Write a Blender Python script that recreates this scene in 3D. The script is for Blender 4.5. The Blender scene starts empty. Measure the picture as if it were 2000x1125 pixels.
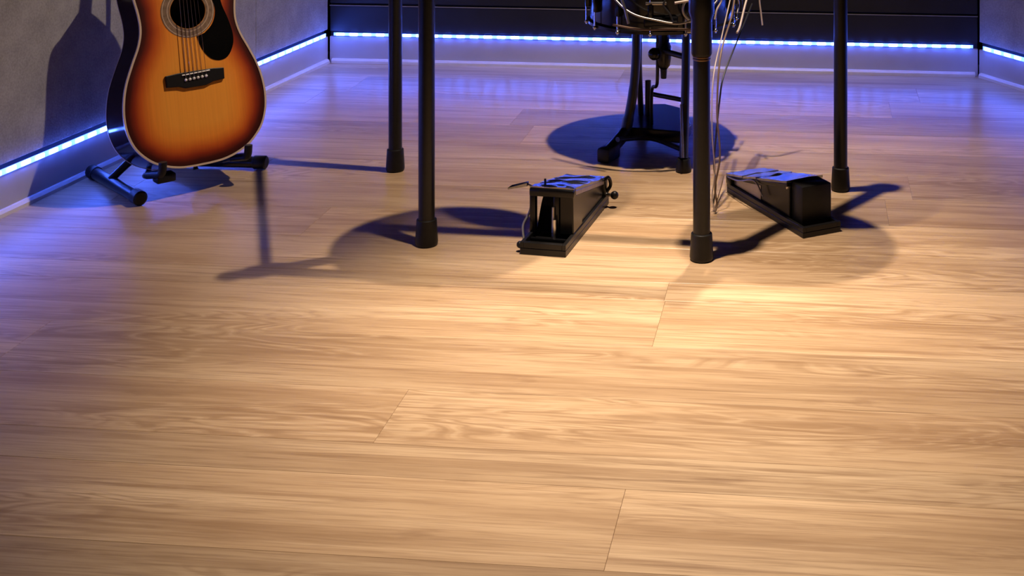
import bpy, bmesh, math, random
from mathutils import Vector, Matrix
random.seed(7)
scene = bpy.context.scene
COL = scene.collection

# ------------------------------------------------------------------ camera, world, exposure
F_PX, PP_X, HOR_Y, CAM_H = 2500.0, 1350.0, -430.0, 1.2     # level camera, shifted lens
cam_d = bpy.data.cameras.new('camera'); cam = bpy.data.objects.new('camera', cam_d); COL.objects.link(cam)
cam.location = (0, 0, CAM_H); cam.rotation_euler = (math.pi/2, 0, 0)
cam_d.sensor_fit = 'HORIZONTAL'; cam_d.sensor_width = 36.0; cam_d.lens = 36.0*F_PX/2000.0
cam_d.shift_x = (1000-PP_X)/2000.0; cam_d.shift_y = -(562.5-HOR_Y)/2000.0
cam_d.clip_start = 0.05
scene.camera = cam

world = bpy.data.worlds.new('world'); scene.world = world; world.use_nodes = True
world.node_tree.nodes['Background'].inputs[0].default_value = (0.75, 0.62, 0.55, 1)
world.node_tree.nodes['Background'].inputs[1].default_value = 0.0
vs = scene.view_settings
vs.view_transform = 'Standard'; vs.look = 'None'; vs.exposure = -0.14; vs.gamma = 1.0; vs.use_curve_mapping = False

# the two overhead room lamps, above the frame, read from the light pool and the shadows:
# (x, y, z, power W, spot degrees, blend, radius, aim x, aim y)
LAMPS = [
    (-0.22, 2.98, 2.46, 56, 61, 1.0, 0.03, 0.03, 2.62),
    (0.14, 3.70, 2.46, 34, 108, 1.0, 0.03, -0.42, 3.80),
]
LAMP_COL = (1.0, 0.80, 0.62)
LED_COL = (0.055, 0.13, 1.0)
LED_CHIP, LED_TAPE = 94.0, 7.0

# ------------------------------------------------------------------ helpers
class MB:
    """collects shapes for ONE mesh object"""
    def __init__(s): s.v = []; s.f = []
    def add(s, vs_, fs, M=None):
        o = len(s.v)
        s.v += [tuple(M @ Vector(p)) if M else tuple(p) for p in vs_]
        s.f += [tuple(i+o for i in f) for f in fs]
        return s
    def box(s, x0, x1, y0, y1, z0, z1, M=None, c=0.0):
        if c <= 0:
            v = [(x, y, z) for z in (z0, z1) for y in (y0, y1) for x in (x0, x1)]
            return s.add(v, [(0,2,3,1),(4,5,7,6),(0,1,5,4),(2,6,7,3),(0,4,6,2),(1,3,7,5)], M)
        bm = bmesh.new(); bmesh.ops.create_cube(bm, size=1.0)
        for p in bm.verts:
            p.co = Vector(((x0+x1)/2+p.co.x*(x1-x0), (y0+y1)/2+p.co.y*(y1-y0), (z0+z1)/2+p.co.z*(z1-z0)))
        bmesh.ops.bevel(bm, geom=bm.edges[:], offset=c, segments=2, affect='EDGES', profile=0.5)
        bm.verts.index_update()
        v = [tuple(p.co) for p in bm.verts]; f = [tuple(q.index for q in fc.verts) for fc in bm.faces]
        bm.free(); return s.add(v, f, M)
    def hexa(s, pts, M=None):
        """8 corners: bottom 4 ccw, top 4 ccw"""
        return s.add(pts, [(3,2,1,0),(4,5,6,7),(0,1,5,4),(1,2,6,5),(2,3,7,6),(3,0,4,7)], M)
    def tube(s, pts, r, n=12, M=None, caps=True, flat=1.0):
        pts = [Vector(p) for p in pts]; N = len(pts)
        rs = list(r) if isinstance(r, (list, tuple)) else [r]*N
        tans = []
        for i in range(N):
            t = pts[min(i+1, N-1)]-pts[max(i-1, 0)]
            tans.append(t.normalized() if t.length > 1e-9 else Vector((0, 0, 1)))
        a = Vector((0, 0, 1)) if abs(tans[0].z) < 0.9 else Vector((1, 0, 0))
        nn = (a-tans[0]*a.dot(tans[0])).normalized()
        v = []; f = []
        for i in range(N):
            nn = (nn-tans[i]*nn.dot(tans[i]))
            nn = nn.normalized() if nn.length > 1e-6 else tans[i].orthogonal().normalized()
            b = tans[i].cross(nn)
            for k in range(n):
                q = 2*math.pi*k/n
                v.append(pts[i]+rs[i]*(math.cos(q)*nn*flat+math.sin(q)*b))
        for i in range(N-1):
            for k in range(n):
                k2 = (k+1) % n
                f.append((i*n+k, i*n+k2, (i+1)*n+k2, (i+1)*n+k))
        if caps:
            f.append(tuple(reversed(range(n)))); f.append(tuple((N-1)*n+k for k in range(n)))
        return s.add(v, f, M)
    def lathe(s, prof, c=(0, 0, 0), n=32, M=None):
        """prof = [(r, z)] about z through c, closed with caps"""
        v = []; f = []
        for r, z in prof:
            for k in range(n):
                q = 2*math.pi*k/n
                v.append((c[0]+max(r, 1e-4)*math.cos(q), c[1]+max(r, 1e-4)*math.sin(q), c[2]+z))
        for i in range(len(prof)-1):
            for k in range(n):
                k2 = (k+1) % n
                f.append((i*n+k, i*n+k2, (i+1)*n+k2, (i+1)*n+k))
        f.append(tuple(reversed(range(n)))); f.append(tuple((len(prof)-1)*n+k for k in range(n)))
        return s.add(v, f, M)
    def prism(s, poly, z0, z1, M=None):
        n = len(poly)
        v = [(x, y, z0) for x, y in poly]+[(x, y, z1) for x, y in poly]
        f = [tuple(reversed(range(n))), tuple(range(n, 2*n))]
        f += [(i, (i+1) % n, n+(i+1) % n, n+i) for i in range(n)]
        return s.add(v, f, M)
    def ball(s, c, r, n=12, m=8, M=None):
        return s.lathe([(r*math.sin(math.pi*i/m), -r*math.cos(math.pi*i/m)) for i in range(m+1)], c, n, M)
    def build(s, name, mat, parent=None, smooth=40, bevel=0.0):
        me = bpy.data.meshes.new(name); me.from_pydata(s.v, [], s.f); me.update()
        bm = bmesh.new(); bm.from_mesh(me)
        bmesh.ops.recalc_face_normals(bm, faces=bm.faces); bm.to_mesh(me); bm.free()
        if smooth:
            me.polygons.foreach_set('use_smooth', [True]*len(me.polygons))
            me.set_sharp_from_angle(angle=math.radians(smooth))
        me.materials.append(mat)
        o = bpy.data.objects.new(name, me); COL.objects.link(o)
        if parent: o.parent = parent
        if bevel:
            m = o.modifiers.new('bevel', 'BEVEL'); m.width = bevel; m.segments = 2; m.limit_method = 'ANGLE'
            m.angle_limit = math.radians(50)
        return o

def spline(pts, k=6):
    """Catmull-Rom through pts"""
    P = [Vector(p) for p in pts]; P = [2*P[0]-P[1]]+P+[2*P[-1]-P[-2]]; out = []
    for i in range(1, len(P)-2):
        for j in range(k):
            t = j/k
            out.append(0.5*((2*P[i])+(P[i+1]-P[i-1])*t+(2*P[i-1]-5*P[i]+4*P[i+1]-P[i+2])*t*t
                            + (3*P[i]-P[i-1]-3*P[i+1]+P[i+2])*t**3))
    out.append(P[-2]); return out

def thing(name, label, cat, loc=(0, 0, 0), rz=0.0, group=None):
    o = bpy.data.objects.new(name, None); COL.objects.link(o)
    o.location = loc; o.rotation_euler = (0, 0, rz); o.empty_display_size = 0.05
    return tag(o, label, cat, group)
def tag(o, label, cat, group=None):
    o['label'] = label; o['category'] = cat
    if group: o['group'] = group
    return o
def structure(o, label=None):
    o['kind'] = 'structure'
    if label: o['label'] = label
    return o

# ------------------------------------------------------------------ materials
def new_mat(name):
    m = bpy.data.materials.new(name); m.use_nodes = True
    return m, m.node_tree, m.node_tree.nodes['Principled BSDF']
def nd(t, kind, **kw):
    n = t.nodes.new(kind)
    for k, v in kw.items():
        if k in ('operation', 'blend_type', 'data_type', 'attribute_name', 'noise_dimensions', 'interpolation'): setattr(n, k, v)
    return n
def plain(name, col, rough=0.5, metal=0.0, noise=0.12, nscale=30.0, coat=0.0, bump=0.0, spec=0.5):
    """principled with a faint procedural mottling of colour and gloss"""
    m, t, b = new_mat(name)
    tc = nd(t, 'ShaderNodeTexCoord'); nz = nd(t, 'ShaderNodeTexNoise')
    nz.inputs['Scale'].default_value = nscale; nz.inputs['Detail'].default_value = 4
    t.links.new(tc.outputs['Object'], nz.inputs['Vector'])
    r = nd(t, 'ShaderNodeValToRGB')
    r.color_ramp.elements[0].color = (*[c*(1-noise) for c in col], 1); r.color_ramp.elements[0].position = 0.3
    r.color_ramp.elements[1].color = (*[min(1, c*(1+noise)) for c in col], 1); r.color_ramp.elements[1].position = 0.7
    t.links.new(nz.outputs['Fac'], r.inputs['Fac']); t.links.new(r.outputs['Color'], b.inputs['Base Color'])
    b.inputs['Roughness'].default_value = rough; b.inputs['Metallic'].default_value = metal
    b.inputs['Specular IOR Level'].default_value = spec
    b.inputs['Coat Weight'].default_value = coat; b.inputs['Coat Roughness'].default_value = 0.05
    if bump:
        bp = nd(t, 'ShaderNodeBump'); bp.inputs['Strength'].default_value = bump; bp.inputs['Distance'].default_value = 0.002
        t.links.new(nz.outputs['Fac'], bp.inputs['Height']); t.links.new(bp.outputs['Normal'], b.inputs['Normal'])
    return m
def emit(name, col, strength):
    m, t, b = new_mat(name)
    b.inputs['Base Color'].default_value = (0.5, 0.5, 0.55, 1)
    b.inputs['Emission Color'].default_value = (*col, 1); b.inputs['Emission Strength'].default_value = strength
    return m

def wood_floor():
    m, t, b = new_mat('oak_plank'); L = t.links.new
    tc = nd(t, 'ShaderNodeTexCoord'); oi = nd(t, 'ShaderNodeObjectInfo')
    off = nd(t, 'ShaderNodeVectorMath', operation='SCALE'); off.inputs[0].default_value = (41.0, 17.0, 9.0)
    L(oi.outputs['Random'], off.inputs['Scale'])
    co = nd(t, 'ShaderNodeVectorMath', operation='ADD'); L(tc.outputs['Object'], co.inputs[0]); L(off.outputs[0], co.inputs[1])
    def noise(sx, sy, detail, rough=0.55, dist=0.0):
        mp = nd(t, 'ShaderNodeVectorMath', operation='MULTIPLY'); mp.inputs[1].default_value = (sx, sy, 1.0)
        L(co.outputs[0], mp.inputs[0])
        n = nd(t, 'ShaderNodeTexNoise'); n.inputs['Scale'].default_value = 1.0; n.inputs['Detail'].default_value = detail
        n.inputs['Roughness'].default_value = rough; n.inputs['Distortion'].default_value = dist
        L(mp.outputs[0], n.inputs['Vector']); return n.outputs['Fac']
    def ramp(src, stops):
        r = nd(t, 'ShaderNodeValToRGB'); e = r.color_ramp.elements
        e[0].position, e[0].color = stops[0][0], (*[stops[0][1]]*3, 1) if not isinstance(stops[0][1], tuple) else (*stops[0][1], 1)
        e[1].position, e[1].color = stops[-1][0], (*[stops[-1][1]]*3, 1) if not isinstance(stops[-1][1], tuple) else (*stops[-1][1], 1)
        for p, c in stops[1:-1]:
            x = e.new(p); x.color = (*c, 1) if isinstance(c, tuple) else (c, c, c, 1)
        L(src, r.inputs['Fac']); return r.outputs['Color']
    def math_(op, a, b_=None):
        n = nd(t, 'ShaderNodeMath', operation=op)
        for i, s in enumerate((a, b_)):
            if s is None: continue
            if isinstance(s, (int, float)): n.inputs[i].default_value = s
            else: L(s, n.inputs[i])
        return n.outputs[0]
    def mix(fac, a, b_, blend='MIX'):
        n = nd(t, 'ShaderNodeMix', data_type='RGBA', blend_type=blend)
        if isinstance(fac, (int, float)): n.inputs[0].default_value = fac
        else: L(fac, n.inputs[0])
        for i, s in ((6, a), (7, b_)):
            if isinstance(s, tuple): n.inputs[i].default_value = (*s, 1)
            else: L(s, n.inputs[i])
        return n.outputs[2]
    broad = noise(0.9, 10.0, 4)                       # wide tonal bands along the plank
    streak = noise(1.3, 34.0, 6, 0.66, 0.5)          # long grain streaks
    fine = noise(7.0, 230.0, 4, 0.6)
    mid = noise(3.0, 95.0, 5, 0.65, 0.4)                 # pores
    low = noise(1.3, 9.0, 3, 0.5, 0.7)               # carrier of the cathedral rings
    rings = math_('SINE', math_('MULTIPLY', low, 95.0))
    rmask = ramp(noise(0.8, 6.0, 2), [(0.48, 0.0), (0.62, 1.0)])
    knots = ramp(noise(2.2, 15.0, 5, 0.65, 0.8), [(0.60, 0.0), (0.74, 1.0)])
    cb = ramp(broad, [(0.32, (0.370, 0.237, 0.129)), (0.5, (0.503, 0.347, 0.205)), (0.70, (0.627, 0.457, 0.285))])
    cs = mix(ramp(streak, [(0.31, 0.75), (0.47, 0.0)]), cb, (0.285, 0.167, 0.081))
    rf = math_('MULTIPLY', ramp(rings, [(0.25, 0.0), (0.95, 1.0)]), math_('MULTIPLY', rmask, 0.5))
    cr = mix(rf, cs, (0.285, 0.171, 0.085))
    rl = math_('MULTIPLY', ramp(math_('MULTIPLY', rings, -1.0), [(0.45, 0.0), (0.95, 1.0)]), math_('MULTIPLY', rmask, 0.32))
    cr = mix(rl, cr, (0.703, 0.532, 0.343))
    ck = mix(math_('MULTIPLY', knots, 0.6), cr, (0.209, 0.114, 0.057))
    cm = mix(ramp(mid, [(0.30, 0.5), (0.45, 0.0)]), ck, (0.257, 0.152, 0.076))
    cm = mix(ramp(mid, [(0.54, 0.0), (0.70, 0.28)]), cm, (0.741, 0.570, 0.381))
    cf = mix(ramp(fine, [(0.30, 0.5), (0.52, 0.0)]), cm, (0.247, 0.147, 0.076))
    lines = ramp(noise(0.9, 48.0, 3, 0.5, 1.2), [(0.64, 0.0), (0.70, 0.55)])
    cf = mix(lines, cf, (0.237, 0.142, 0.070))
    tone = nd(t, 'ShaderNodeMapRange'); L(oi.outputs['Random'], tone.inputs[0])
    tone.inputs[3].default_value = 0.86; tone.inputs[4].default_value = 1.10
    tv = nd(t, 'ShaderNodeVectorMath', operation='SCALE'); L(cf, tv.inputs[0]); L(tone.outputs[0], tv.inputs['Scale'])
    L(tv.outputs[0], b.inputs['Base Color'])
    rr = nd(t, 'ShaderNodeMapRange'); L(streak, rr.inputs[0]); rr.inputs[3].default_value = 0.42; rr.inputs[4].default_value = 0.29
    L(rr.outputs[0], b.inputs['Roughness'])
    b.inputs['Specular IOR Level'].default_value = 0.45
    bp = nd(t, 'ShaderNodeBump'); bp.inputs['Strength'].default_value = 0.25; bp.inputs['Distance'].default_value = 0.0006
    L(math_('ADD', streak, math_('MULTIPLY', fine, 0.5)), bp.inputs['Height']); L(bp.outputs['Normal'], b.inputs['Normal'])
    return m

def fabric():
    m, t, b = new_mat('grey_acoustic_fabric'); L = t.links.new
    tc = nd(t, 'ShaderNodeTexCoord')
    def noise(s, d):
        n = nd(t, 'ShaderNodeTexNoise'); n.inputs['Scale'].default_value = s; n.inputs['Detail'].default_value = d
        L(tc.outputs['Object'], n.inputs['Vector']); return n.outputs['Fac']
    a = noise(160, 5); c = noise(14, 4)
    mx = nd(t, 'ShaderNodeMath', operation='ADD'); L(a, mx.inputs[0]); L(c, mx.inputs[1])
    r = nd(t, 'ShaderNodeValToRGB'); e = r.color_ramp.elements
    hv = nd(t, 'ShaderNodeMath', operation='MULTIPLY'); L(mx.outputs[0], hv.inputs[0]); hv.inputs[1].default_value = 0.5
    e[0].position, e[0].color = 0.36, (0.25, 0.24, 0.237, 1); e[1].position, e[1].color = 0.62, (0.37, 0.355, 0.35, 1)
    L(hv.outputs[0], r.inputs['Fac']); L(r.outputs['Color'], b.inputs['Base Color'])
    b.inputs['Roughness'].default_value = 0.9
    bp = nd(t, 'ShaderNodeBump'); bp.inputs['Strength'].default_value = 0.5; bp.inputs['Distance'].default_value = 0.002
    L(a, bp.inputs['Height']); L(bp.outputs['Normal'], b.inputs['Normal'])
    return m

def sunburst():
    """colour follows the finish: distance from the edge of the top, stored on the mesh as 'edge'"""
    m, t, b = new_mat('sunburst_lacquer'); L = t.links.new
    at = nd(t, 'ShaderNodeAttribute'); at.attribute_name = 'edge'
    tc = nd(t, 'ShaderNodeTexCoord'); mp = nd(t, 'ShaderNodeVectorMath', operation='MULTIPLY')
    mp.inputs[1].default_value = (220, 3, 3); L(tc.outputs['Object'], mp.inputs[0])
    nz = nd(t, 'ShaderNodeTexNoise'); nz.inputs['Scale'].default_value = 1; nz.inputs['Detail'].default_value = 3; L(mp.outputs[0], nz.inputs['Vector'])
    n2 = nd(t, 'ShaderNodeTexNoise'); n2.inputs['Scale'].default_value = 9; L(tc.outputs['Object'], n2.inputs['Vector'])
    md = nd(t, 'ShaderNodeMath', operation='MULTIPLY_ADD'); L(n2.outputs['Fac'], md.inputs[0]); md.inputs[1].default_value = 0.022
    L(at.outputs['Fac'], md.inputs[2])
    mr = nd(t, 'ShaderNodeMapRange'); L(md.outputs[0], mr.inputs[0]); mr.inputs[1].default_value = 0.011; mr.inputs[2].default_value = 0.125
    r = nd(t, 'ShaderNodeValToRGB'); e = r.color_ramp.elements
    e[0].position, e[0].color = 0.0, (0.020, 0.003, 0.002, 1); e[1].position, e[1].color = 1.0, (0.84, 0.32, 0.038, 1)
    for p, c in ((0.13, (0.065, 0.007, 0.004)), (0.26, (0.25, 0.026, 0.006)), (0.42, (0.54, 0.10, 0.011)), (0.66, (0.80, 0.25, 0.026))):
        x = e.new(p); x.color = (*c, 1)
    L(mr.outputs[0], r.inputs['Fac'])
    g = nd(t, 'ShaderNodeMapRange'); L(nz.outputs['Fac'], g.inputs[0]); g.inputs[3].default_value = 0.86; g.inputs[4].default_value = 1.12
    sc = nd(t, 'ShaderNodeVectorMath', operation='SCALE'); L(r.outputs['Color'], sc.inputs[0]); L(g.outputs[0], sc.inputs['Scale'])
    L(sc.outputs[0], b.inputs['Base Color'])
    b.inputs['Roughness'].default_value = 0.32; b.inputs['Coat Weight'].default_value = 0.5; b.inputs['Coat Roughness'].default_value = 0.08
    return m

M = dict(
    wood=wood_floor(), subfloor=plain('dark_underlay', (0.10, 0.07, 0.045), 0.9),
    fabric=fabric(), paint=plain('pale_grey_paint', (0.47, 0.44, 0.45), 0.5, noise=0.05, nscale=8),
    trim=plain('pale_trim_paint', (0.70, 0.64, 0.62), 0.4, noise=0.04),
    panel=plain('dark_charcoal_panel', (0.016, 0.016, 0.019), 0.40, noise=0.2, nscale=6, spec=0.3),
    edge=plain('panel_edge', (0.22, 0.20, 0.21), 0.45),
    slot=plain('dark_slot', (0.03, 0.03, 0.04), 0.8), ceiling=plain('charcoal_ceiling', (0.10, 0.095, 0.10), 0.9),
    led=emit('led_chip_glow', LED_COL, LED_CHIP), tape=emit('led_tape_glow', LED_COL, LED_TAPE),
    black=plain('black_satin_metal', (0.006, 0.006, 0.007), 0.3, noise=0.2, spec=0.4), powder=plain('black_powder_coat', (0.007, 0.0065, 0.0065), 0.36, noise=0.2, nscale=80, spec=0.35),
    rubber=plain('black_rubber', (0.006, 0.0055, 0.0055), 0.45, noise=0.2, nscale=60, spec=0.3),
    plastic=plain('black_gloss_plastic', (0.004, 0.004, 0.005), 0.25, noise=0.2, spec=0.3),
    chrome=plain('worn_chrome', (0.62, 0.60, 0.58), 0.22, 1.0, noise=0.1), steel=plain('dull_steel', (0.34, 0.31, 0.29), 0.38, 1.0, noise=0.15),
    bronze=plain('bronze_band', (0.30, 0.18, 0.09), 0.35, 1.0),
    film=plain('crinkled_foil', (0.22, 0.22, 0.24), 0.22, 0.95, noise=0.35, nscale=28, bump=0.5),
    film2=plain('dull_crinkled_foil', (0.30, 0.30, 0.31), 0.30, 0.9, noise=0.3, nscale=30, bump=0.4),
    guitar_top=sunburst(), guitar_side=plain('dark_mahogany_lacquer', (0.014, 0.004, 0.0035), 0.12, noise=0.25, nscale=12, spec=0.15),
    binding=plain('cream_binding', (0.58, 0.44, 0.33), 0.35, noise=0.06), ebony=plain('ebony', (0.005, 0.004, 0.004), 0.45, spec=0.25),
    guard=plain('black_pickguard', (0.003, 0.003, 0.003), 0.15, noise=0.1, spec=0.3), rosette=plain('rosette_wood', (0.20, 0.125, 0.075), 0.4, noise=0.3, nscale=90),
    bone=plain('white_bone', (0.85, 0.82, 0.76), 0.4, noise=0.04), string=plain('bronze_string', (0.60, 0.42, 0.27), 0.35, 1.0),
    inside=plain('bare_body_interior', (0.10, 0.06, 0.035), 0.8), neckwood=plain('neck_mahogany', (0.10, 0.035, 0.018), 0.35),
    cable_black=plain('black_cable_jacket', (0.012, 0.012, 0.013), 0.45), cable_brown=plain('brown_cable_jacket', (0.16, 0.10, 0.065), 0.45),
    cable_pale=plain('pale_cable_jacket', (0.45, 0.36, 0.31), 0.4), shell=plain('black_drum_shell', (0.005, 0.005, 0.008), 0.18, noise=0.2, nscale=10, spec=0.3),
    mesh_head=plain('grey_drum_head', (0.10, 0.10, 0.11), 0.7), gum=plain('grey_pad_rubber', (0.06, 0.06, 0.065), 0.7),
)

# ------------------------------------------------------------------ floor: planks one by one
A = math.radians(-5.5)                                # the room stands a little turned to the camera
D = Vector((math.sin(-A), math.cos(A), 0)); R_ = Vector((math.cos(A), math.sin(A), 0))
floor = structure(MB().box(-3.3, 3.3, -0.75, 5.55, -0.06, -0.012).build('floor', M['subfloor']))
floor.rotation_euler = (0, 0, A)
rows = [-0.70, -0.475, -0.25, -0.025, 0.20, 0.425, 0.65, 0.875, 1.10, 1.325, 1.51, 1.70, 1.92, 2.145, 2.25, 2.455, 2.69, 2.93, 3.035]
while rows[-1] < 5.30: rows.append(rows[-1]+0.222)
seams = {1.325: [0.9], 1.51: [-1.5, 0.75], 1.70: [-1.75, 0.6], 1.92: [-0.318], 2.145: [-1.9, 0.65], 2.25: [-0.795], 2.455: [-1.685, 0.55], 2.69: [-0.342], 2.93: [-0.345], 3.035: [-2.3, 0.72], 3.257: [-1.35, 0.9], 3.479: [-2.0, 0.2]}
def plank(x0, x1, y0, y1):
    g = 0.0002; c = 0.0006
    x0 += g; x1 -= g; y0 += g; y1 -= g; hx, hy = (x1-x0)/2, (y1-y0)/2
    v = []
    for z, i in ((-0.012, 0), (-c*0.8, 0), (0.0, c)):
        v += [(-hx+i, -hy+i, z), (hx-i, -hy+i, z), (hx-i, hy-i, z), (-hx+i, hy-i, z)]
    f = [(3, 2, 1, 0), (8, 9, 10, 11)]
    for k in (0, 4):
        f += [(k+i, k+(i+1) % 4, k+4+(i+1) % 4, k+4+i) for i in range(4)]
    o = MB().add(v, f).build('plank', M['wood'], floor, smooth=0)
    o.location = ((x0+x1)/2, (y0+y1)/2, 0)
XL, XR = -2.9, 2.9
for j in range(len(rows)-1):
    y0, y1 = rows[j], rows[j+1]
    cuts = list(seams.get(round(y0, 3), []))
    if not cuts: cuts = [random.uniform(-1.2, 0.6)]
    x = min(cuts)
    while x > XL+0.4: x -= random.uniform(1.9, 2.2); cuts.append(x)
    x = max(cuts)
    while x < XR-0.4: x += random.uniform(1.9, 2.2); cuts.append(x)
    cuts = sorted(c for c in cuts if XL+0.1 < c < XR-0.1)
    xs = [XL]+cuts+[XR]
    for a, b in zip(xs, xs[1:]): plank(a, b, y0, y1)

# ------------------------------------------------------------------ walls
H = 2.6
CL, CR = Vector((-1.537, 5.435, 0)), Vector((1.159, 5.172, 0))
WL = CL+(Vector((-1.895, 3.509, 0))-CL)*3.15
WR = CR+(Vector((1.283, 4.934, 0))-CR)*6.6
LED_Z = 0.118
def wall(name, p, q, panels, pan_mat, label, inward):
    """p->q along the floor line; local x along it, local y into the room"""
    d = (q-p); L = d.length; ux = d.normalized(); uy = Vector((-ux.y, ux.x, 0))
    if uy.dot(inward) < 0: uy = -uy
    Mw = Matrix(((ux.x, uy.x, 0, p.x), (ux.y, uy.y, 0, p.y), (0, 0, 1, 0), (0, 0, 0, 1)))
    w = structure(MB().box(0, L, -0.08, -0.022, -0.03, H, Mw).build(name, M['slot'], smooth=0), label)
    MB().box(0, L, -0.022, -0.006, 0.0, LED_Z-0.008, Mw).build('plinth', M['paint'], w, smooth=0, bevel=0.0015)
    for x0, x1, z0, z1 in panels(L):
        MB().box(x0+0.0012, x1-0.0012, -0.022, -0.006, z0, z1, Mw).build('panel', pan_mat, w, smooth=0, bevel=0.002)
    return w, Mw, L
def side_panels(seam):
    def f(L):
        xs = [0]+[s for s in seam if s < L]+[L]
        return [(a, b, LED_Z+0.022, H) for a, b in zip(xs, xs[1:])]
    return f
def back_panels(L):
    z = LED_Z+0.014; out = [(0, L, z, 0.240)]; zs = [0.252, 0.60, 0.95, 1.30, 1.65, 2.0, 2.35, H]
    return out+[(0, L, a, b-0.012 if b < H else b) for a, b in zip(zs, zs[1:])]
inw = Vector((-0.2, 2.5, 0))
wl, MWL, LL = wall('wall_left', CL, WL, side_panels([0.59, 2.99, 5.39]), M['fabric'], 'grey acoustic fabric wall with blue light strip behind the guitar', inw-CL)
wb, MWB, LB = wall('wall_back', CL, CR, back_panels, M['panel'], 'dark panelled back wall above a pale plinth', inw-CL)
wr, MWR, LR = wall('wall_right', CR, WR, side_panels([0.7, 1.4]), M['fabric'], 'grey fabric side wall meeting the dark back wall', inw-CR)
MB().box(0, LB, -0.012, -0.004, 0.2405, 0.2435, MWB).build('panel_lip', M['edge'], wb, smooth=0)
for nm, Mw, L in (('baseboard_left', MWL, LL), ('baseboard_back', MWB, LB), ('baseboard_right', MWR, LR)):
    prof = [(-0.006, 0.0), (0.009, 0.0), (0.008, 0.010), (0.002, 0.017), (-0.006, 0.018)]
    v = [(x, y, z) for x in (0.012, L-0.012) for y, z in prof]; n = len(prof)
    f = [tuple(range(n)), tuple(range(2*n-1, n-1, -1))]+[(i, (i+1) % n, n+(i+1) % n, n+i) for i in range(n)]
    structure(MB().add(v, f, Mw).build(nm, M['trim'], smooth=0), 'thin pale shoe moulding along the foot of the '+nm[10:]+' wall')
co = [CL, CR, WR, Vector((WR.x, -0.8, 0)), Vector((WL.x, -0.8, 0)), WL]
structure(MB().prism([(p.x, p.y) for p in co], H, H+0.05).build('ceiling', M['ceiling'], smooth=0))

def led_strip(Mw, L, x0, label, pitch, tape_h, y):
    t = thing('led_light_strip', label, 'light strip', tuple(Mw @ Vector((L/2, y, LED_Z-0.008))), 0)
    inv = Matrix.Translation(-t.location)
    zc = LED_Z+0.003
    MB().box(x0, L-0.02, y-0.004, y-0.001, zc-tape_h, zc+tape_h, inv @ Mw).build('tape', M['tape'], t, smooth=0)
    chip = None; x = x0+pitch*0.5
    rot = (Mw.to_3x3() @ Vector((1, 0, 0))); ang = math.atan2(rot.y, rot.x)
    while x < L-0.03:
        pos = inv @ Mw @ Vector((x, y, zc))
        if chip is None:
            c = MB().box(-0.0165, 0.0165, -0.0025, 0.0025, -0.0055, 0.0055, c=0.001).build('led_chip', M['led'], t, smooth=0); chip = c
        else:
            c = chip.copy(); COL.objects.link(c); c.parent = t
        c.location = pos; c.rotation_euler = (0, 0, ang); x += pitch
    return t
led_strip(MWL, LL*0.62, 0.03, 'glowing blue light strip on the grey wall behind the guitar', 0.058, 0.008, 0.001)
led_strip(MWB, LB, 0.02, 'long glowing blue light strip along the dark back wall', 0.058, 0.006, 0.001)
led_strip(MWR, LR, 0.03, 'glowing blue light strip on the side wall with no guitar', 0.058, 0.008, 0.001)

# ------------------------------------------------------------------ ceiling spotlights (above the frame; they light the floor)
for i, (x, y, z, power, deg, blend, rad, ax, ay) in enumerate(LAMPS):
    t = thing(['floor_spotlight_offscreen', 'rack_spotlight_offscreen'][i], ['black ceiling spotlight over the bare floor before the drum rack',
              'black ceiling spotlight over the drum rack'][i], 'spotlight', (x, y, H), 0, 'ceiling spotlights')
    MB().lathe([(0.05, -0.02), (0.05, 0.0)], n=24).build('ceiling_rose', M['powder'], t)
    MB().tube([(0, 0, -0.02), (0, 0, -0.05)], 0.008).build('stem', M['powder'], t)
    can = MB().lathe([(0.062, -0.135), (0.065, -0.135), (0.065, -0.06), (0.05, -0.05), (0.01, -0.045), (0.01, -0.05), (0.06, -0.062)], n=28).build('lamp_can', M['powder'], t)
    nm = ['floor_spot_beam_offscreen', 'rack_spot_beam_offscreen'][i]; ld = bpy.data.lights.new(nm, 'SPOT'); ld.energy = power*10; ld.color = LAMP_COL; ld.spot_size = math.radians(deg)
    ld.spot_blend = blend; ld.shadow_soft_size = rad
    lo = bpy.data.objects.new(nm, ld); COL.objects.link(lo); lo.parent = t; lo.location = (0, 0, z-H)
    dv = Vector((ax, ay, 0))-Vector((x, y, z)); lo.rotation_euler = dv.to_track_quat('-Z', 'Y').to_euler()

# ------------------------------------------------------------------ guitar
TH, PH = math.radians(43), math.radians(15)
gn0 = Vector((math.sin(TH), -math.cos(TH), 0)); gr = Vector((math.cos(TH), math.sin(TH), 0))
gu = Vector((0, 0, 1))*math.cos(PH)-gn0*math.sin(PH); gn = gr.cross(gu)
g0 = Vector((-1.4424, 3.6872, 0.085))+gr*0.037
guitar = thing('acoustic_guitar', 'sunburst acoustic guitar with black pickguard leaning on a floor stand', 'guitar')
guitar.matrix_world = Matrix(((gr.x, gu.x, gn.x, g0.x), (gr.y, gu.y, gn.y, g0.y), (gr.z, gu.z, gn.z, g0.z), (0, 0, 0, 1)))
half = [(0.0005, 0.0), (0.0008, 0.03), (0.004, 0.066), (0.015, 0.105), (0.036, 0.145), (0.075, 0.182), (0.12, 0.201), (0.165, 0.207), (0.212, 0.204),
        (0.26, 0.193), (0.312, 0.172), (0.362, 0.150), (0.405, 0.1405), (0.45, 0.143), (0.50, 0.152), (0.545, 0.155), (0.58, 0.147), (0.61, 0.121), (0.628, 0.08), (0.634, 0.035), (0.635, 0.0)]
hp = spline([(w, v, 0) for v, w in half], 4)
outline = [(p.x, p.y) for p in hp]+[(-p.x, p.y) for p in hp[-2:0:-1]]          # counter-clockwise from the tail
HC, HR = (0.0, 0.445), 0.052
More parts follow.
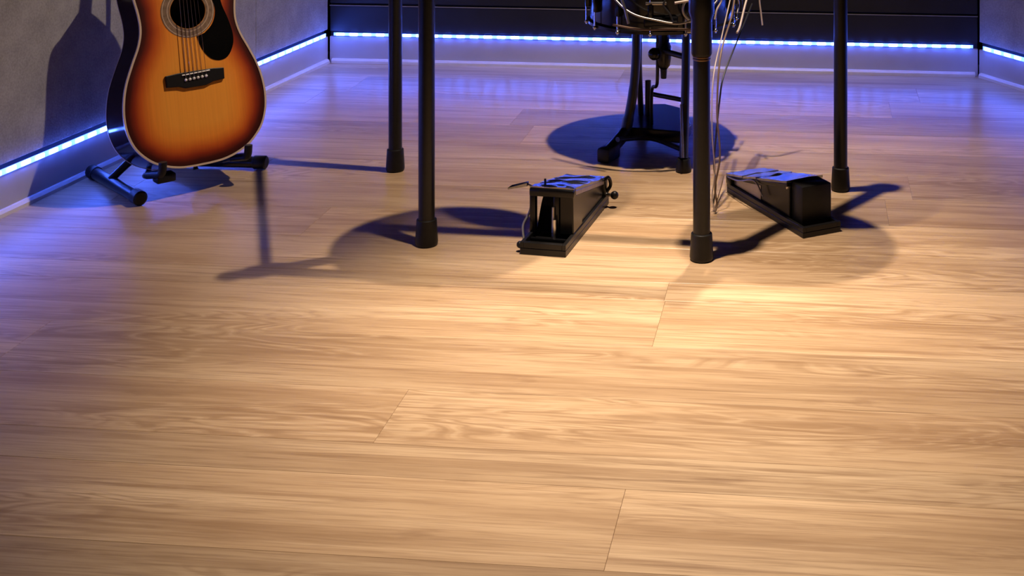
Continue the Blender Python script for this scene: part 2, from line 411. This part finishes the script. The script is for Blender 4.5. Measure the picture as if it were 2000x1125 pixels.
def edge_dist(x, y):
    b = 9
    for (ax, ay), (bx, by) in zip(outline, outline[1:]+outline[:1]):
        dx, dy = bx-ax, by-ay; q = max(0, min(1, ((x-ax)*dx+(y-ay)*dy)/(dx*dx+dy*dy+1e-12)))
        b = min(b, math.hypot(x-ax-q*dx, y-ay-q*dy))
    return b
NO = len(outline); RINGS = [0, .02, .05, .09, .14, .2, .27, .35, .45, .55, .66, .78, .9, 1.0]
tv, tf, ed = [], [], []
for q in RINGS:
    for x, y in outline:
        a = math.atan2(y-HC[1], x-HC[0]); hx, hy = HC[0]+HR*math.cos(a), HC[1]+HR*math.sin(a)
        X, Y = x*0.994*(1-q)+hx*q, (y-0.3)*0.994*(1-q)+(0.3)*(1-q)+hy*q
        e = edge_dist(X, Y); tv.append((X, Y, 0.0015*min(1, e/0.1))); ed.append(e)
for i in range(len(RINGS)-1):
    for k in range(NO):
        k2 = (k+1) % NO; tf.append((i*NO+k, i*NO+k2, (i+1)*NO+k2, (i+1)*NO+k))
top = MB().add(tv, tf).build('soundboard', M['guitar_top'], guitar)
at = top.data.attributes.new('edge', 'FLOAT', 'POINT'); at.data.foreach_set('value', ed)
# sides and back: one shell, deeper at the tail
def depth(y): return -(0.155-0.03*max(0, min(1, y/0.63)))
sv = [(x, y, 0.0) for x, y in outline]+[(x, y, depth(y)) for x, y in outline]
MB().add(sv, [(k, (k+1) % NO, NO+(k+1) % NO, NO+k) for k in range(NO)]).build('side', M['guitar_side'], guitar, smooth=60)
MB().add([(x, y, depth(y)) for x, y in outline], [tuple(range(NO))]).build('back_plate', M['guitar_side'], guitar)
MB().add([(x*0.95, (y-.3)*.95+.3, depth(y)+0.01) for x, y in outline], [tuple(range(NO))]).build('interior', M['inside'], guitar)
def ring_band(zf, w, dz, name, mat):
    prof = [(-w*0.6, -dz), (w*0.4, -dz), (w*0.4, 0.001), (-w*0.6, 0.001)]
    v, f = [], []
    for i, (x, y) in enumerate(outline):
        (ax, ay), (bx, by) = outline[i-1], outline[(i+1) % NO]
        tl = math.hypot(bx-ax, by-ay); nx, ny = (by-ay)/tl, -(bx-ax)/tl
        for o, z in prof: v.append((x+nx*o, y+ny*o, z+zf(y)))
    for i in range(NO):
        i2 = (i+1) % NO
        for k in range(4): f.append((i*4+k, i*4+(k+1) % 4, i2*4+(k+1) % 4, i2*4+k))
    MB().add(v, f).build(name, mat, guitar, smooth=50)
ring_band(lambda y: 0.001, 0.0055, 0.006, 'binding', M['binding'])
ring_band(lambda y: depth(y)+0.001, 0.0024, 0.003, 'back_binding', M['binding'])
def annulus(r0, r1, z0, z1, name, mat, parent=guitar, n=64):
    v = []
    for r, z in ((r0, z0), (r0, z1), (r1, z1), (r1, z0)):
        v += [(HC[0]+r*math.cos(2*math.pi*k/n), HC[1]+r*math.sin(2*math.pi*k/n), z) for k in range(n)]
    f = [(i*n+k, i*n+(k+1) % n, ((i+1) % 4)*n+(k+1) % n, ((i+1) % 4)*n+k) for i in range(4) for k in range(n)]
    return MB().add(v, f).build(name, mat, parent)
ro = annulus(HR+0.001, 0.079, 0.001, 0.0022, 'rosette', M['rosette'])
for a in (0.060, 0.0745): annulus(a, a+0.0016, 0.001, 0.0025, 'inlay_ring', M['binding'], ro)
# bridge, slightly belly-shaped
bp_ = [(-0.085, 0.232), (-0.05, 0.229), (-0.03, 0.222), (0.03, 0.222), (0.05, 0.229), (0.085, 0.232), (0.086, 0.265), (0.05, 0.268), (-0.05, 0.268), (-0.086, 0.265)]
br = MB().prism(bp_, 0.001, 0.011).build('bridge', M['ebony'], guitar, smooth=0, bevel=0.002)
MB().prism([(-0.040, 0.2585), (0.042, 0.2615), (0.042, 0.2650), (-0.040, 0.262)], 0.010, 0.0145).build('saddle', M['bone'], br, smooth=0, bevel=0.0006)
for i in range(6): MB().ball((-0.03+0.012*i, 0.2455+0.0006*i, 0.0125), 0.0044, 10, 6).build('bridge_pin', M['bone'], br)
# pickguard
pg = spline([(0.018, 0.367, 0), (0.030, 0.328, 0), (0.052, 0.298, 0), (0.080, 0.288, 0), (0.106, 0.297, 0), (0.124, 0.328, 0), (0.127, 0.362, 0),
             (0.117, 0.408, 0), (0.104, 0.447, 0), (0.093, 0.492, 0), (0.074, 0.478, 0), (0.0815, 0.445, 0), (0.077, 0.416, 0), (0.063, 0.392, 0), (0.042, 0.374, 0)], 4)
MB().prism([(p.x, p.y) for p in pg], 0.0012, 0.0032).build('pickguard', M['guard'], guitar, smooth=0, bevel=0.0006)
# neck, fingerboard, headstock, tuners
MB().prism([(-0.029, 0.512), (0.029, 0.512), (0.022, 1.0), (-0.022, 1.0)], 0.004, 0.013).build('fingerboard', M['ebony'], guitar, smooth=0, bevel=0.001)
MB().tube([(0, 0.62, -0.020), (0, 0.66, -0.004), (0, 0.8, -0.002), (0, 1.0, -0.002)], [0.030, 0.024, 0.022, 0.021], 16, flat=0.8).build('neck', M['neckwood'], guitar)
hs = MB().prism([(-0.022, 1.0), (0.022, 1.0), (0.036, 1.03), (0.034, 1.17), (0.012, 1.18), (-0.012, 1.18), (-0.034, 1.17), (-0.036, 1.03)], -0.012, 0.003).build('headstock', M['guitar_side'], guitar, smooth=0, bevel=0.002)
for s in (-1, 1):
    for k in range(3): MB().tube([(s*0.03, 1.05+0.045*k, -0.005), (s*0.058, 1.05+0.045*k, -0.005)], [0.004, 0.009], 10).build('tuning_peg', M['chrome'], hs)
for i in range(6):
    x0, x1 = -0.030+0.012*i, -0.018+0.0072*i
    MB().tube([(x0, 0.2465, 0.0130), (x0, 0.262, 0.0150), (x1, 1.0, 0.0165)], 0.0011-0.0001*i, 6).build('string', M['string'], guitar)
MB().tube([(0, 0.0, -0.06), (0, -0.012, -0.06)], [0.005, 0.008], 12).build('end_pin', M['ebony'], guitar)

# guitar stand
st = thing('guitar_stand', 'low black tubular guitar stand with capped feet', 'guitar stand', (-1.55, 3.78, 0))
gA = Vector((-1.4424, 3.6872, 0))
def G(r, n, z): return gA+gr*(r+0.037)+gn0*n+Vector((0, 0, z))-st.location
def foot_tube(a, b):
    a, b = Vector(a), Vector(b); d = (b-a).normalized()
    o = MB().tube([a, b], 0.0175, 16).build('foot_tube', M['black'], st)
    for p, s in ((a, -1), (b, 1)):
        MB().tube([p-d*s*0.030, p-d*s*0.028, p+d*s*0.006, p+d*s*0.010], [0.019, 0.0205, 0.0205, 0.016], 16).build('end_cap', M['rubber'], o)
    return o
foot_tube(Vector((-1.800, 3.850, 0.021))-st.location, Vector((-1.556, 3.610, 0.021))-st.location)
foot_tube(G(0.0, -0.36, 0.021), Vector((-1.318, 3.945, 0.021))-st.location)
c1, c2 = Vector((-1.70, 3.745, 0.03))-st.location, G(0.10, -0.26, 0.03)
MB().tube(spline([c1, c1+Vector((0.06, 0.04, 0.055)), G(-0.02, -0.21, 0.10), c2+Vector((-0.02, 0.0, 0.045)), c2], 5), 0.0115, 12).build('cross_tube', M['black'], st)
MB().tube(spline([G(-0.02, -0.21, 0.10), G(-0.015, -0.275, 0.3), G(-0.005, -0.325, 0.5), G(0, -0.335, 0.68), G(0, -0.30, 0.84)], 6), 0.011, 12).build('upright', M['black'], st)
yk = MB().tube(spline([G(-0.06, -0.20, 0.93), G(-0.06, -0.27, 0.875), G(0, -0.30, 0.84), G(0.06, -0.27, 0.875), G(0.06, -0.20, 0.93)], 5), 0.009, 10).build('neck_yoke', M['rubber'], st)
for s in (-1, 1):
    pth = spline([G(-0.02+s*0.02, -0.21, 0.095), G(s*0.10, -0.165, 0.044), G(s*0.125, -0.10, 0.056), G(s*0.125, -0.02, 0.079), G(s*0.125, 0.016, 0.090), G(s*0.125, 0.024, 0.115)], 5)
    ar = MB().tube(pth, 0.0085, 10).build('support_arm', M['black'], st)
    MB().tube(spline([G(s*0.125, -0.09, 0.0595), G(s*0.125, -0.02, 0.0775), G(s*0.125, 0.016, 0.089), G(s*0.125, 0.024, 0.115), G(s*0.125, 0.0245, 0.122)], 4), 0.0115, 12).build('foam_sleeve', M['rubber'], ar)
MB().box(-0.027, 0.027, -0.02, 0.02, -0.012, 0.012, Matrix.Translation(G(-0.10, -0.03, 0.062)) @ Matrix.Rotation(TH, 4, 'Z'), c=0.005).build('rest_block', M['rubber'], st)

# ------------------------------------------------------------------ drum rack
rack = thing('drum_rack', 'black tubular drum rack standing on four posts with rubber feet', 'drum rack', (-0.25, 3.5, 0))
R0 = rack.location.copy()
POSTS = [(-0.909, 3.932, 0.0205), (-0.683, 3.304, 0.0210), (0.026, 3.202, 0.0215), (0.437, 3.745, 0.0200)]
TOP = 0.84
for x, y, r in POSTS:
    p = MB().tube([(x-R0.x, y-R0.y, 0.004), (x-R0.x, y-R0.y, TOP)], r, 24).build('post', M['powder'], rack)
    f = r*1.36
    MB().lathe([(f*0.93, 0.0), (f*1.0, 0.004), (f*1.02, 0.010), (f*0.92, 0.060), (f*0.90, 0.066), (r*1.02, 0.068)], (x-R0.x, y-R0.y, 0), 28).build('rubber_foot', M['rubber'], p)
    MB().lathe([(r*1.03, TOP-0.002), (r*1.08, TOP), (r*0.9, TOP+0.008)], (x-R0.x, y-R0.y, 0), 20).build('top_cap', M['rubber'], p)
pv = [Vector((x, y, 0))-R0 for x, y, r in POSTS]
for a, b, z in ((0, 1, 0.74), (1, 2, 0.74), (2, 3, 0.74)):
    MB().tube([pv[a]+Vector((0, 0, z)), pv[b]+Vector((0, 0, z))], 0.019 if a else 0.009, 16).build('cross_bar', M['powder'], rack)
for p in pv:
    MB().lathe([(0.027, 0.705), (0.030, 0.71), (0.030, 0.77), (0.027, 0.775)], p, 20).build('clamp', M['plastic'], rack)
# wrapped collar on the post beside the drum
x, y, r = POSTS[2]
cl = MB().lathe([(r*1.15, 0.512), (r*1.22, 0.517), (r*1.22, 0.60), (r*1.5, 0.62), (r*1.5, 0.70)], (x-R0.x, y-R0.y, 0), 24).build('collar', M['plastic'], rack)
for z in (0.500, 0.506, 0.5125): MB().lathe([(r*1.02, z), (r*1.06, z+0.001), (r*1.06, z+0.0035), (r*1.02, z+0.0045)], (x-R0.x, y-R0.y, 0), 24).build('band', M['bronze'], cl)
# pads on arms, above the picture; their round shadows fall on the floor
def pad(x, y, z, r, base):
    x -= R0.x; y -= R0.y
    o = MB().lathe([(r*0.9, z-0.035), (r*0.99, z-0.03), (r, z-0.01), (r*0.99, z), (r*0.93, z+0.002), (r*0.9, z-0.003)], (x, y, 0), 48).build('drum_pad', M['plastic'], rack)
    MB().lathe([(r*0.91, z-0.005), (r*0.91, z-0.001)], (x, y, 0), 48).build('pad_head', M['gum'], o)
    b = Vector((*base, 0.74))-R0*1.0; b.z = 0.74
    MB().tube(spline([b, b+Vector((0, 0, 0.05)), Vector((x, y, z-0.06)), Vector((x, y, z-0.03))], 5), 0.009, 10).build('pad_arm', M['chrome'], rack)
pad(-0.37, 3.45, 0.86, 0.185, (-0.37, 3.259))
pad(0.21, 3.45, 0.86, 0.185, (0.213, 3.45))

# ------------------------------------------------------------------ round drum with its stand
dc = Vector((-0.095, 4.15, 0)); DR = 0.236; DZ = 0.414
drum = thing('round_drum', 'round black drum with chrome lugs wrapped in loose cables', 'drum', (dc.x, dc.y, DZ))
MB().lathe([(DR*0.80, 0.0), (DR*0.97, 0.006), (DR*0.985, 0.02), (DR*0.985, 0.175), (DR*0.9, 0.178)], n=56).build('shell', M['shell'], drum)
for z in (0.006, 0.158):
    MB().lathe([(DR*0.985, z), (DR*1.015, z), (DR*1.02, z+0.010), (DR*0.985, z+0.016)], n=56).build('hoop', M['plastic'], drum)
MB().lathe([(DR*0.95, 0.174), (DR*0.95, 0.181)], n=56).build('drum_head', M['mesh_head'], drum)
for k in range(14):
    a = 2*math.pi*k/14+0.1; Mk = Matrix.Rotation(a, 4, 'Z')
    lg = MB().box(DR*0.975, DR*0.975+0.018, -0.008, 0.008, 0.055, 0.105, Mk, c=0.004).build('lug', M['plastic'], drum)
    MB().tube([Mk @ Vector((DR*1.035, 0, 0.0)), Mk @ Vector((DR*1.035, 0, 0.17))], 0.0028, 8).build('tension_rod', M['chrome'], lg)
    MB().ball(tuple(Mk @ Vector((DR*1.035, 0, 0.008))), 0.006, 10, 6).build('rod_nut', M['chrome'], lg)
MB().box(-0.05, 0.055, -DR-0.012, -DR+0.02, 0.028, 0.062, c=0.006).build('control_box', M['plastic'], drum)
MB().box(0.052, 0.10, -DR-0.016, -DR+0.03, 0.012, 0.022, Matrix.Rotation(0.12, 4, 'Z'), c=0.003).build('bracket', M['steel'], drum)
MB().box(-0.045, 0.02, -DR-0.010, -DR+0.02, 0.098, 0.107, c=0.003).build('bracket', M['steel'], drum)

stand = thing('drum_stand', 'black floor stand with splayed legs under the round drum', 'drum stand', (dc.x, dc.y, 0))
def S(x, y, z): return Vector((x, y, z))-stand.location
def bar(name, pts, ws, mat=M['powder'], parent=stand, flat=0.75, n=12, bevel=0):
    return MB().tube(spline(pts, 5), ws if not isinstance(ws, list) else [ws[min(int(i/5), len(ws)-1)] for i in range((len(pts)-1)*5+1)], n, flat=flat).build(name, mat, parent)
lgL = bar('leg', [S(-0.178, 4.15, 0.412), S(-0.179, 4.15, 0.30), S(-0.188, 4.15, 0.19), S(-0.204, 4.15, 0.10), S(-0.216, 4.14, 0.058), S(-0.240, 4.085, 0.040), S(-0.262, 4.035, 0.026)], [0.019, 0.0195, 0.021, 0.024, 0.027, 0.026])
MB().box(-0.022, 0.022, -0.032, 0.050, 0.0, 0.046, Matrix.Translation(S(-0.264, 4.032, 0)) @ Matrix.Rotation(-0.42, 4, 'Z'), c=0.008).build('rubber_foot', M['rubber'], lgL)
lgR = bar('leg', [S(-0.016, 3.985, 0.412), S(-0.017, 3.975, 0.30), S(-0.020, 3.955, 0.15), S(-0.023, 3.925, 0.04)], [0.0175, 0.0175, 0.018])
MB().lathe([(0.023, 0.0), (0.0245, 0.006), (0.0215, 0.036), (0.0195, 0.040)], S(-0.023, 3.922, 0), 20).build('rubber_foot', M['rubber'], lgR)
MB().tube([S(-0.026, 3.895, 0.05), S(-0.031, 3.945, 0.2)], 0.004, 8).build('side_wire', M['steel'], lgR)
lb = bar('leg', [S(-0.172, 4.25, 0.412), S(-0.174, 4.27, 0.26), S(-0.168, 4.32, 0.03)], [0.014, 0.013])
MB().lathe([(0.017, 0.0), (0.018, 0.005), (0.015, 0.03)], S(-0.167, 4.325, 0), 16).build('rubber_foot', M['rubber'], lb)
bpz = MB().prism([(-0.215-dc.x, 4.16-dc.y), (-0.02-dc.x, 4.10-dc.y), (0.0-dc.x, 4.20-dc.y), (-0.03-dc.x, 4.40-dc.y), (-0.09-dc.x, 4.46-dc.y), (-0.21-dc.x, 4.45-dc.y)], 0.034, 0.072).build('base_plate', M['black'], stand, smooth=0, bevel=0.004)
bar('brace', [S(-0.232, 4.035, 0.066), S(-0.13, 4.12, 0.046), S(-0.025, 3.96, 0.055)], 0.010)
MB().tube([S(-0.135, 4.30, 0.145), S(-0.03, 4.20, 0.15)], 0.008, 10).build('rung', M['powder'], stand)
bar('lift_rod', [S(-0.108, 4.10, 0.408), S(-0.108, 4.10, 0.26), S(-0.112, 4.12, 0.215), S(-0.128, 4.16, 0.19), S(-0.130, 4.20, 0.05)], 0.0055, flat=1)
MB().tube([S(-0.145, 4.30, 0.05), S(-0.145, 4.30, 0.19)], 0.010, 10).build('rod_socket', M['powder'], stand)
MB().tube([S(-0.015, 3.99, 0.335), S(-0.085, 4.08, 0.335)], 0.0095, 10).build('rung', M['powder'], stand)
ck = MB().lathe([(0.012, 0.275), (0.020, 0.285), (0.024, 0.31), (0.024, 0.345), (0.018, 0.36), (0.021, 0.412)], S(-0.088, 4.10, 0), 20).build('clamp', M['plastic'], stand)
MB().tube([S(-0.088, 4.095, 0.275), S(-0.088, 4.095, 0.245)], [0.011, 0.009], 10).build('clamp_screw', M['rubber'], ck)
MB().ball(tuple(S(-0.118, 4.085, 0.325)), 0.020, 12, 8).build('wing_nut', M['plastic'], ck)

# ------------------------------------------------------------------ pedals
def corrugated(x0, x1, y0, y1, z0, z1, amp, seed, th=0.006, nx=5, ny=16):
    """thin wrinkled sheet, sloping from z0 at y0 to z1 at y1"""
    rn = random.Random(seed); v = []; f = []
    hs_ = [[rn.uniform(-amp, amp)*(1 if 0 < i < nx else 0.4) for i in range(nx+1)] for j in range(ny+1)]
    for lay in (0, 1):
        for j in range(ny+1):
            for i in range(nx+1):
                q = j/ny; v.append((x0+(x1-x0)*i/nx, y0+(y1-y0)*q, z0+(z1-z0)*q+(hs_[j][i] if lay else -th)))
    n = (nx+1)*(ny+1); W = nx+1
    for j in range(ny):
        for i in range(nx):
            a = j*W+i; f.append((a, a+W, a+W+1, a+1)); f.append((n+a, n+a+1, n+a+W+1, n+a+W))
    for j in range(ny):
        a = j*W; f.append((a, n+a, n+a+W, a+W)); a = j*W+nx; f.append((a, a+W, n+a+W, n+a))
    for i in range(nx):
        f.append((i, i+1, n+i+1, n+i)); a = ny*W+i; f.append((a, n+a, n+a+1, a+1))
    return MB().add(v, f)
def tray(w, l, h, parent):
    b = MB().box(-w/2, w/2, 0, l, 0, h*0.55).build('base_plate', M['powder'], parent, smooth=0, bevel=0.002)
    for x0, x1, y0, y1 in ((-w/2, -w/2+0.010, 0, l), (w/2-0.010, w/2, 0, l), (-w/2+0.010, w/2-0.010, 0, 0.012), (-w/2+0.010, w/2-0.010, l-0.01, l)):
        MB().box(x0, x1, y0, y1, h*0.55, h).build('rim', M['powder'], b, smooth=0, bevel=0.0012)
    return b
p1 = thing('kick_pedal', 'black foot pedal with open arch frame and crinkled glossy footboard', 'pedal', (-0.3745, 3.2255, 0), math.atan2(-0.09, 0.408)+0.02)
w, l = 0.121, 0.42
tray(w, l, 0.031, p1)
fr = MB()
fr.box(-0.060, -0.044, 0.075, 0.095, 0.030, 0.140, c=0.003); fr.box(0.004, 0.020, 0.075, 0.095, 0.030, 0.140, c=0.003)
fr.box(-0.060, 0.060, 0.072, 0.098, 0.124, 0.145, c=0.004)
fr.build('arch_frame', M['plastic'], p1)
MB().hexa([(0.020, 0.078, 0.030), (0.058, 0.078, 0.030), (0.058, 0.16, 0.030), (0.020, 0.16, 0.030),
           (0.020, 0.078, 0.135), (0.056, 0.078, 0.128), (0.056, 0.16, 0.118), (0.020, 0.16, 0.120)]).build('hinge_block', M['plastic'], p1, smooth=0, bevel=0.003)
MB().hexa([(0.030, 0.155, 0.028), (0.054, 0.155, 0.028), (0.054, 0.40, 0.028), (0.030, 0.40, 0.028),
           (0.030, 0.155, 0.118), (0.052, 0.155, 0.112), (0.052, 0.40, 0.062), (0.030, 0.40, 0.062)]).build('side_skirt', M['plastic'], p1, smooth=0, bevel=0.002)
cam_poly = [(0.085+0.085*(1-math.cos(q))*0+0.0+0.105*(k/14), 0.030+0.078*math.sin(math.pi*0.5*min(1, k/9))) for k, q in ((k, k/14) for k in range(15))]+[(0.19, 0.030)]
MB().prism([(y-0.0, z) for y, z in cam_poly], -0.043, 0.02, Matrix(((0, 0, 1, 0), (1, 0, 0, 0), (0, 1, 0, 0), (0, 0, 0, 1)))).build('cam_wheel', M['plastic'], p1)
fb = corrugated(-0.060, 0.058, 0.078, 0.405, 0.149, 0.080, 0.0045, 3).build('footboard', M['film'], p1, smooth=25)
MB().hexa([(-0.058, 0.075, 0.130), (0.058, 0.075, 0.130), (0.056, 0.405, 0.060), (-0.056, 0.405, 0.060),
           (-0.058, 0.075, 0.143), (0.058, 0.075, 0.143), (0.056, 0.405, 0.0745), (-0.056, 0.405, 0.0745)]).build('board_core', M['steel'], fb, smooth=0, bevel=0.002)
MB().box(-0.058, 0.060, 0.385, 0.412, 0.028, 0.078, c=0.005).build('heel_hinge', M['plastic'], p1)
MB().tube([(0.006, 0.066, 0.022), (0.006, 0.070, 0.100)], 0.0035, 8).build('spring_rod', M['steel'], p1)
MB().tube([(0.012, 0.058, 0.018), (0.012, 0.060, 0.072)], 0.0045, 8).build('spring_rod', M['chrome'], p1)
MB().box(-0.050, 0.045, 0.050, 0.060, 0.017, 0.026, c=0.003).build('rod_bridge', M['plastic'], p1)
MB().tube([(0.058, 0.392, 0.034), (0.082, 0.392, 0.034)], [0.005, 0.005], 8).build('knob_stem', M['steel'], p1)
MB().ball((0.084, 0.392, 0.034), 0.0115, 12, 8).build('knob', M['rubber'], p1)
MB().tube(spline([(0.060, 0.40, 0.040), (0.072, 0.395, 0.062), (0.068, 0.385, 0.085), (0.058, 0.375, 0.078)], 5), 0.005, 8).build('return_spring', M['plastic'], p1)
MB().ball((-0.066, 0.018, 0.018), 0.009, 10, 7).build('knob', M['rubber'], p1)
MB().tube([(-0.060, 0.018, 0.018), (-0.052, 0.018, 0.018)], 0.004, 8).build('knob_stem', M['steel'], p1)
MB().tube(spline([(-0.060, 0.03, 0.028), (-0.072, 0.06, 0.052), (-0.067, 0.09, 0.072), (-0.058, 0.085, 0.098)], 5), 0.003, 8).build('side_spring', M['steel'], p1)
lv = MB().hexa([(-0.128, 0.100, 0.128), (-0.077, 0.108, 0.137), (-0.077, 0.122, 0.137), (-0.122, 0.116, 0.128),
                (-0.128, 0.100, 0.133), (-0.077, 0.108, 0.147), (-0.077, 0.122, 0.147), (-0.122, 0.116, 0.136)]).build('side_lever', M['film'], p1, smooth=0, bevel=0.001)
MB().tube([(-0.080, 0.115, 0.142), (-0.058, 0.105, 0.138)], 0.0022, 8).build('lever_pin', M['steel'], lv)
MB().tube([(-0.035, 0.13, 0.135), (-0.035, 0.13, 0.153)], 0.003, 8).build('stud', M['rubber'], p1)

p2 = thing('hihat_pedal', 'black foot pedal with a solid upright block at its raised end', 'pedal', (0.345, 3.3725, 0), math.atan2(0.182, 0.383)+0.02)
w, l = 0.117, 0.424
tray(w, l, 0.028, p2)
MB().box(-0.040, 0.052, 0.035, 0.090, 0.018, 0.122, c=0.004).build('upright_block', M['rubber'], p2)
MB().hexa([(-0.048, 0.088, 0.022), (0.050, 0.088, 0.022), (0.050, 0.41, 0.022), (-0.048, 0.41, 0.022),
           (-0.048, 0.088, 0.112), (0.050, 0.088, 0.112), (0.050, 0.41, 0.040), (-0.048, 0.41, 0.040)]).build('side_skirt', M['plastic'], p2, smooth=0, bevel=0.002)
MB().hexa([(-0.0495, 0.24, 0.030), (-0.0480, 0.24, 0.030), (-0.0480, 0.40, 0.030), (-0.0495, 0.40, 0.030),
           (-0.0495, 0.24, 0.070), (-0.0480, 0.24, 0.070), (-0.0480, 0.40, 0.042), (-0.0495, 0.40, 0.042)]).build('side_plate', M['steel'], p2, smooth=0)
f2 = corrugated(-0.058, 0.056, 0.085, 0.25, 0.127, 0.090, 0.003, 5, ny=8).build('footboard', M['film'], p2, smooth=25)
f3 = corrugated(-0.060, 0.058, 0.25, 0.325, 0.092, 0.074, 0.003, 9, ny=4).build('tread_plate', M['film2'], p2, smooth=25)
f4 = corrugated(-0.062, 0.058, 0.325, 0.422, 0.076, 0.056, 0.003, 11, ny=5).build('heel_plate', M['film2'], p2, smooth=25)
MB().hexa([(-0.056, 0.088, 0.108), (0.054, 0.088, 0.108), (0.056, 0.42, 0.040), (-0.060, 0.42, 0.040),
           (-0.056, 0.088, 0.1195), (0.054, 0.088, 0.1195), (0.056, 0.42, 0.0495), (-0.060, 0.42, 0.0495)]).build('board_core', M['plastic'], p2, smooth=0, bevel=0.002)
MB().box(-0.056, -0.035, 0.088, 0.092, 0.104, 0.112, c=0.001).build('hinge_pin', M['chrome'], p2)
MB().box(-0.062, 0.060, 0.395, 0.424, 0.026, 0.050, c=0.004).build('heel_hinge', M['plastic'], p2)
MB().ball((0.075, 0.105, 0.034), 0.0115, 12, 8).build('knob', M['rubber'], p2)
MB().tube([(0.048, 0.105, 0.034), (0.070, 0.105, 0.034)], 0.0045, 8).build('knob_stem', M['steel'], p2)
MB().tube(spline([(-0.063, 0.41, 0.050), (-0.066, 0.34, 0.058), (-0.064, 0.25, 0.082), (-0.060, 0.21, 0.050)], 5), 0.0022, 8).build('edge_wire', M['steel'], p2)

# ------------------------------------------------------------------ cables
def cable(pts, r, mat, label, k=7, group='loose cables around the drum'):
    p0 = Vector(pts[-1])
    o = MB().tube([Vector(p)-p0 for p in spline(pts, k)], r, 8).build('cable', M[mat], None, smooth=60)
    o.location = p0; tag(o, label, 'cable', group); return o
bx, by = 0.062, 3.53
cable([(0.14, 3.97, 0.56), (0.12, 3.80, 0.50), (0.083, 3.62, 0.42), (0.072, 3.56, 0.28), (0.080, 3.55, 0.16), (0.066, 3.545, 0.075), (0.071, 3.55, 0.025), (0.066, 3.54, 0.004)], 0.0028, 'cable_brown', 'brown cable hanging beside the collared post down to the floor')
cable([(0.12, 3.95, 0.52), (0.09, 3.75, 0.45), (0.062, 3.60, 0.36), (0.058, 3.56, 0.22), (0.066, 3.57, 0.11), (0.058, 3.56, 0.045), (0.064, 3.555, 0.004)], 0.002, 'cable_pale', 'thin pale cable hanging beside the collared post')
cable([(0.19, 4.0, 0.50), (0.135, 3.77, 0.43), (0.092, 3.63, 0.36), (0.080, 3.60, 0.30), (0.070, 3.60, 0.20), (0.064, 3.605, 0.12), (0.069, 3.60, 0.06), (0.062, 3.605, 0.004)], 0.0026, 'cable_black', 'black cable hanging beside the collared post')
cable([(0.094, 3.728, 0.045), (0.088, 3.70, 0.030), (0.075, 3.63, 0.012), (0.068, 3.585, 0.0025)], 0.0018, 'cable_brown', 'short thin wire from the pedal heel to the floor')
def around(k, pts):
    """(x, z) pairs laid round the drum at k times its radius"""
    return [(x, dc.y-math.sqrt(max(0.0, (DR*k)**2-(x-dc.x)**2)), z) for x, z in pts]
cable(around(1.15, [(-0.30, 0.60), (-0.20, 0.50), (-0.10, 0.47), (-0.02, 0.462), (0.06, 0.50), (0.11, 0.57), (0.13, 0.66)]), 0.0035, 'steel', 'grey cable looping across the front of the drum')
cable(around(1.20, [(-0.05, 0.525), (0.02, 0.535), (0.075, 0.555), (0.11, 0.60), (0.12, 0.68)]), 0.004, 'cable_pale', 'pale cable rising from the drum bracket')
cable(around(1.20, [(-0.22, 0.62), (-0.215, 0.55), (-0.20, 0.50), (-0.19, 0.46)]), 0.0045, 'steel', 'short grey cable hanging down the drum shell')
cable(around(1.125, [(-0.24, 0.448), (-0.15, 0.441), (-0.07, 0.443), (0.0, 0.439)]), 0.0035, 'cable_brown', 'brown cable running along the lower drum hoop')
for i in range(7):
    a = -0.15-0.22*i; rr = DR*1.095
    q = [Vector((dc.x+rr*math.cos(a+0.06*math.sin(j*1.7+i)), dc.y+rr*math.sin(a+0.06*math.sin(j*1.7+i)), 0.60-0.028*j)) for j in range(6)]
    cable(q, 0.003+0.0006*(i % 3), ['cable_black', 'steel', 'cable_black', 'cable_pale'][i % 4], ['black wire dangling over the drum rim', 'grey wire dangling over the drum rim', 'black wire dangling over the drum rim', 'pale wire dangling over the drum rim'][i % 4])
cable([(0.20, 4.0, 0.66), (0.185, 3.92, 0.57), (0.165, 3.86, 0.53), (0.145, 3.80, 0.47), (0.135, 3.77, 0.455)], 0.0035, 'cable_pale', 'pale cable sagging from the drum beside the collared post')
cable([(0.30, 4.03, 0.63), (0.25, 4.00, 0.545), (0.22, 4.00, 0.527), (0.205, 4.0, 0.545), (0.19, 4.0, 0.60)], 0.0035, 'cable_pale', 'pale coiled cable loop hanging clear of the drum')
cable([(0.215, 4.0, 0.60), (0.213, 4.0, 0.52), (0.218, 3.995, 0.47), (0.222, 3.99, 0.435)], 0.0028, 'cable_pale', 'frayed pale cable end hanging from the coiled loop')
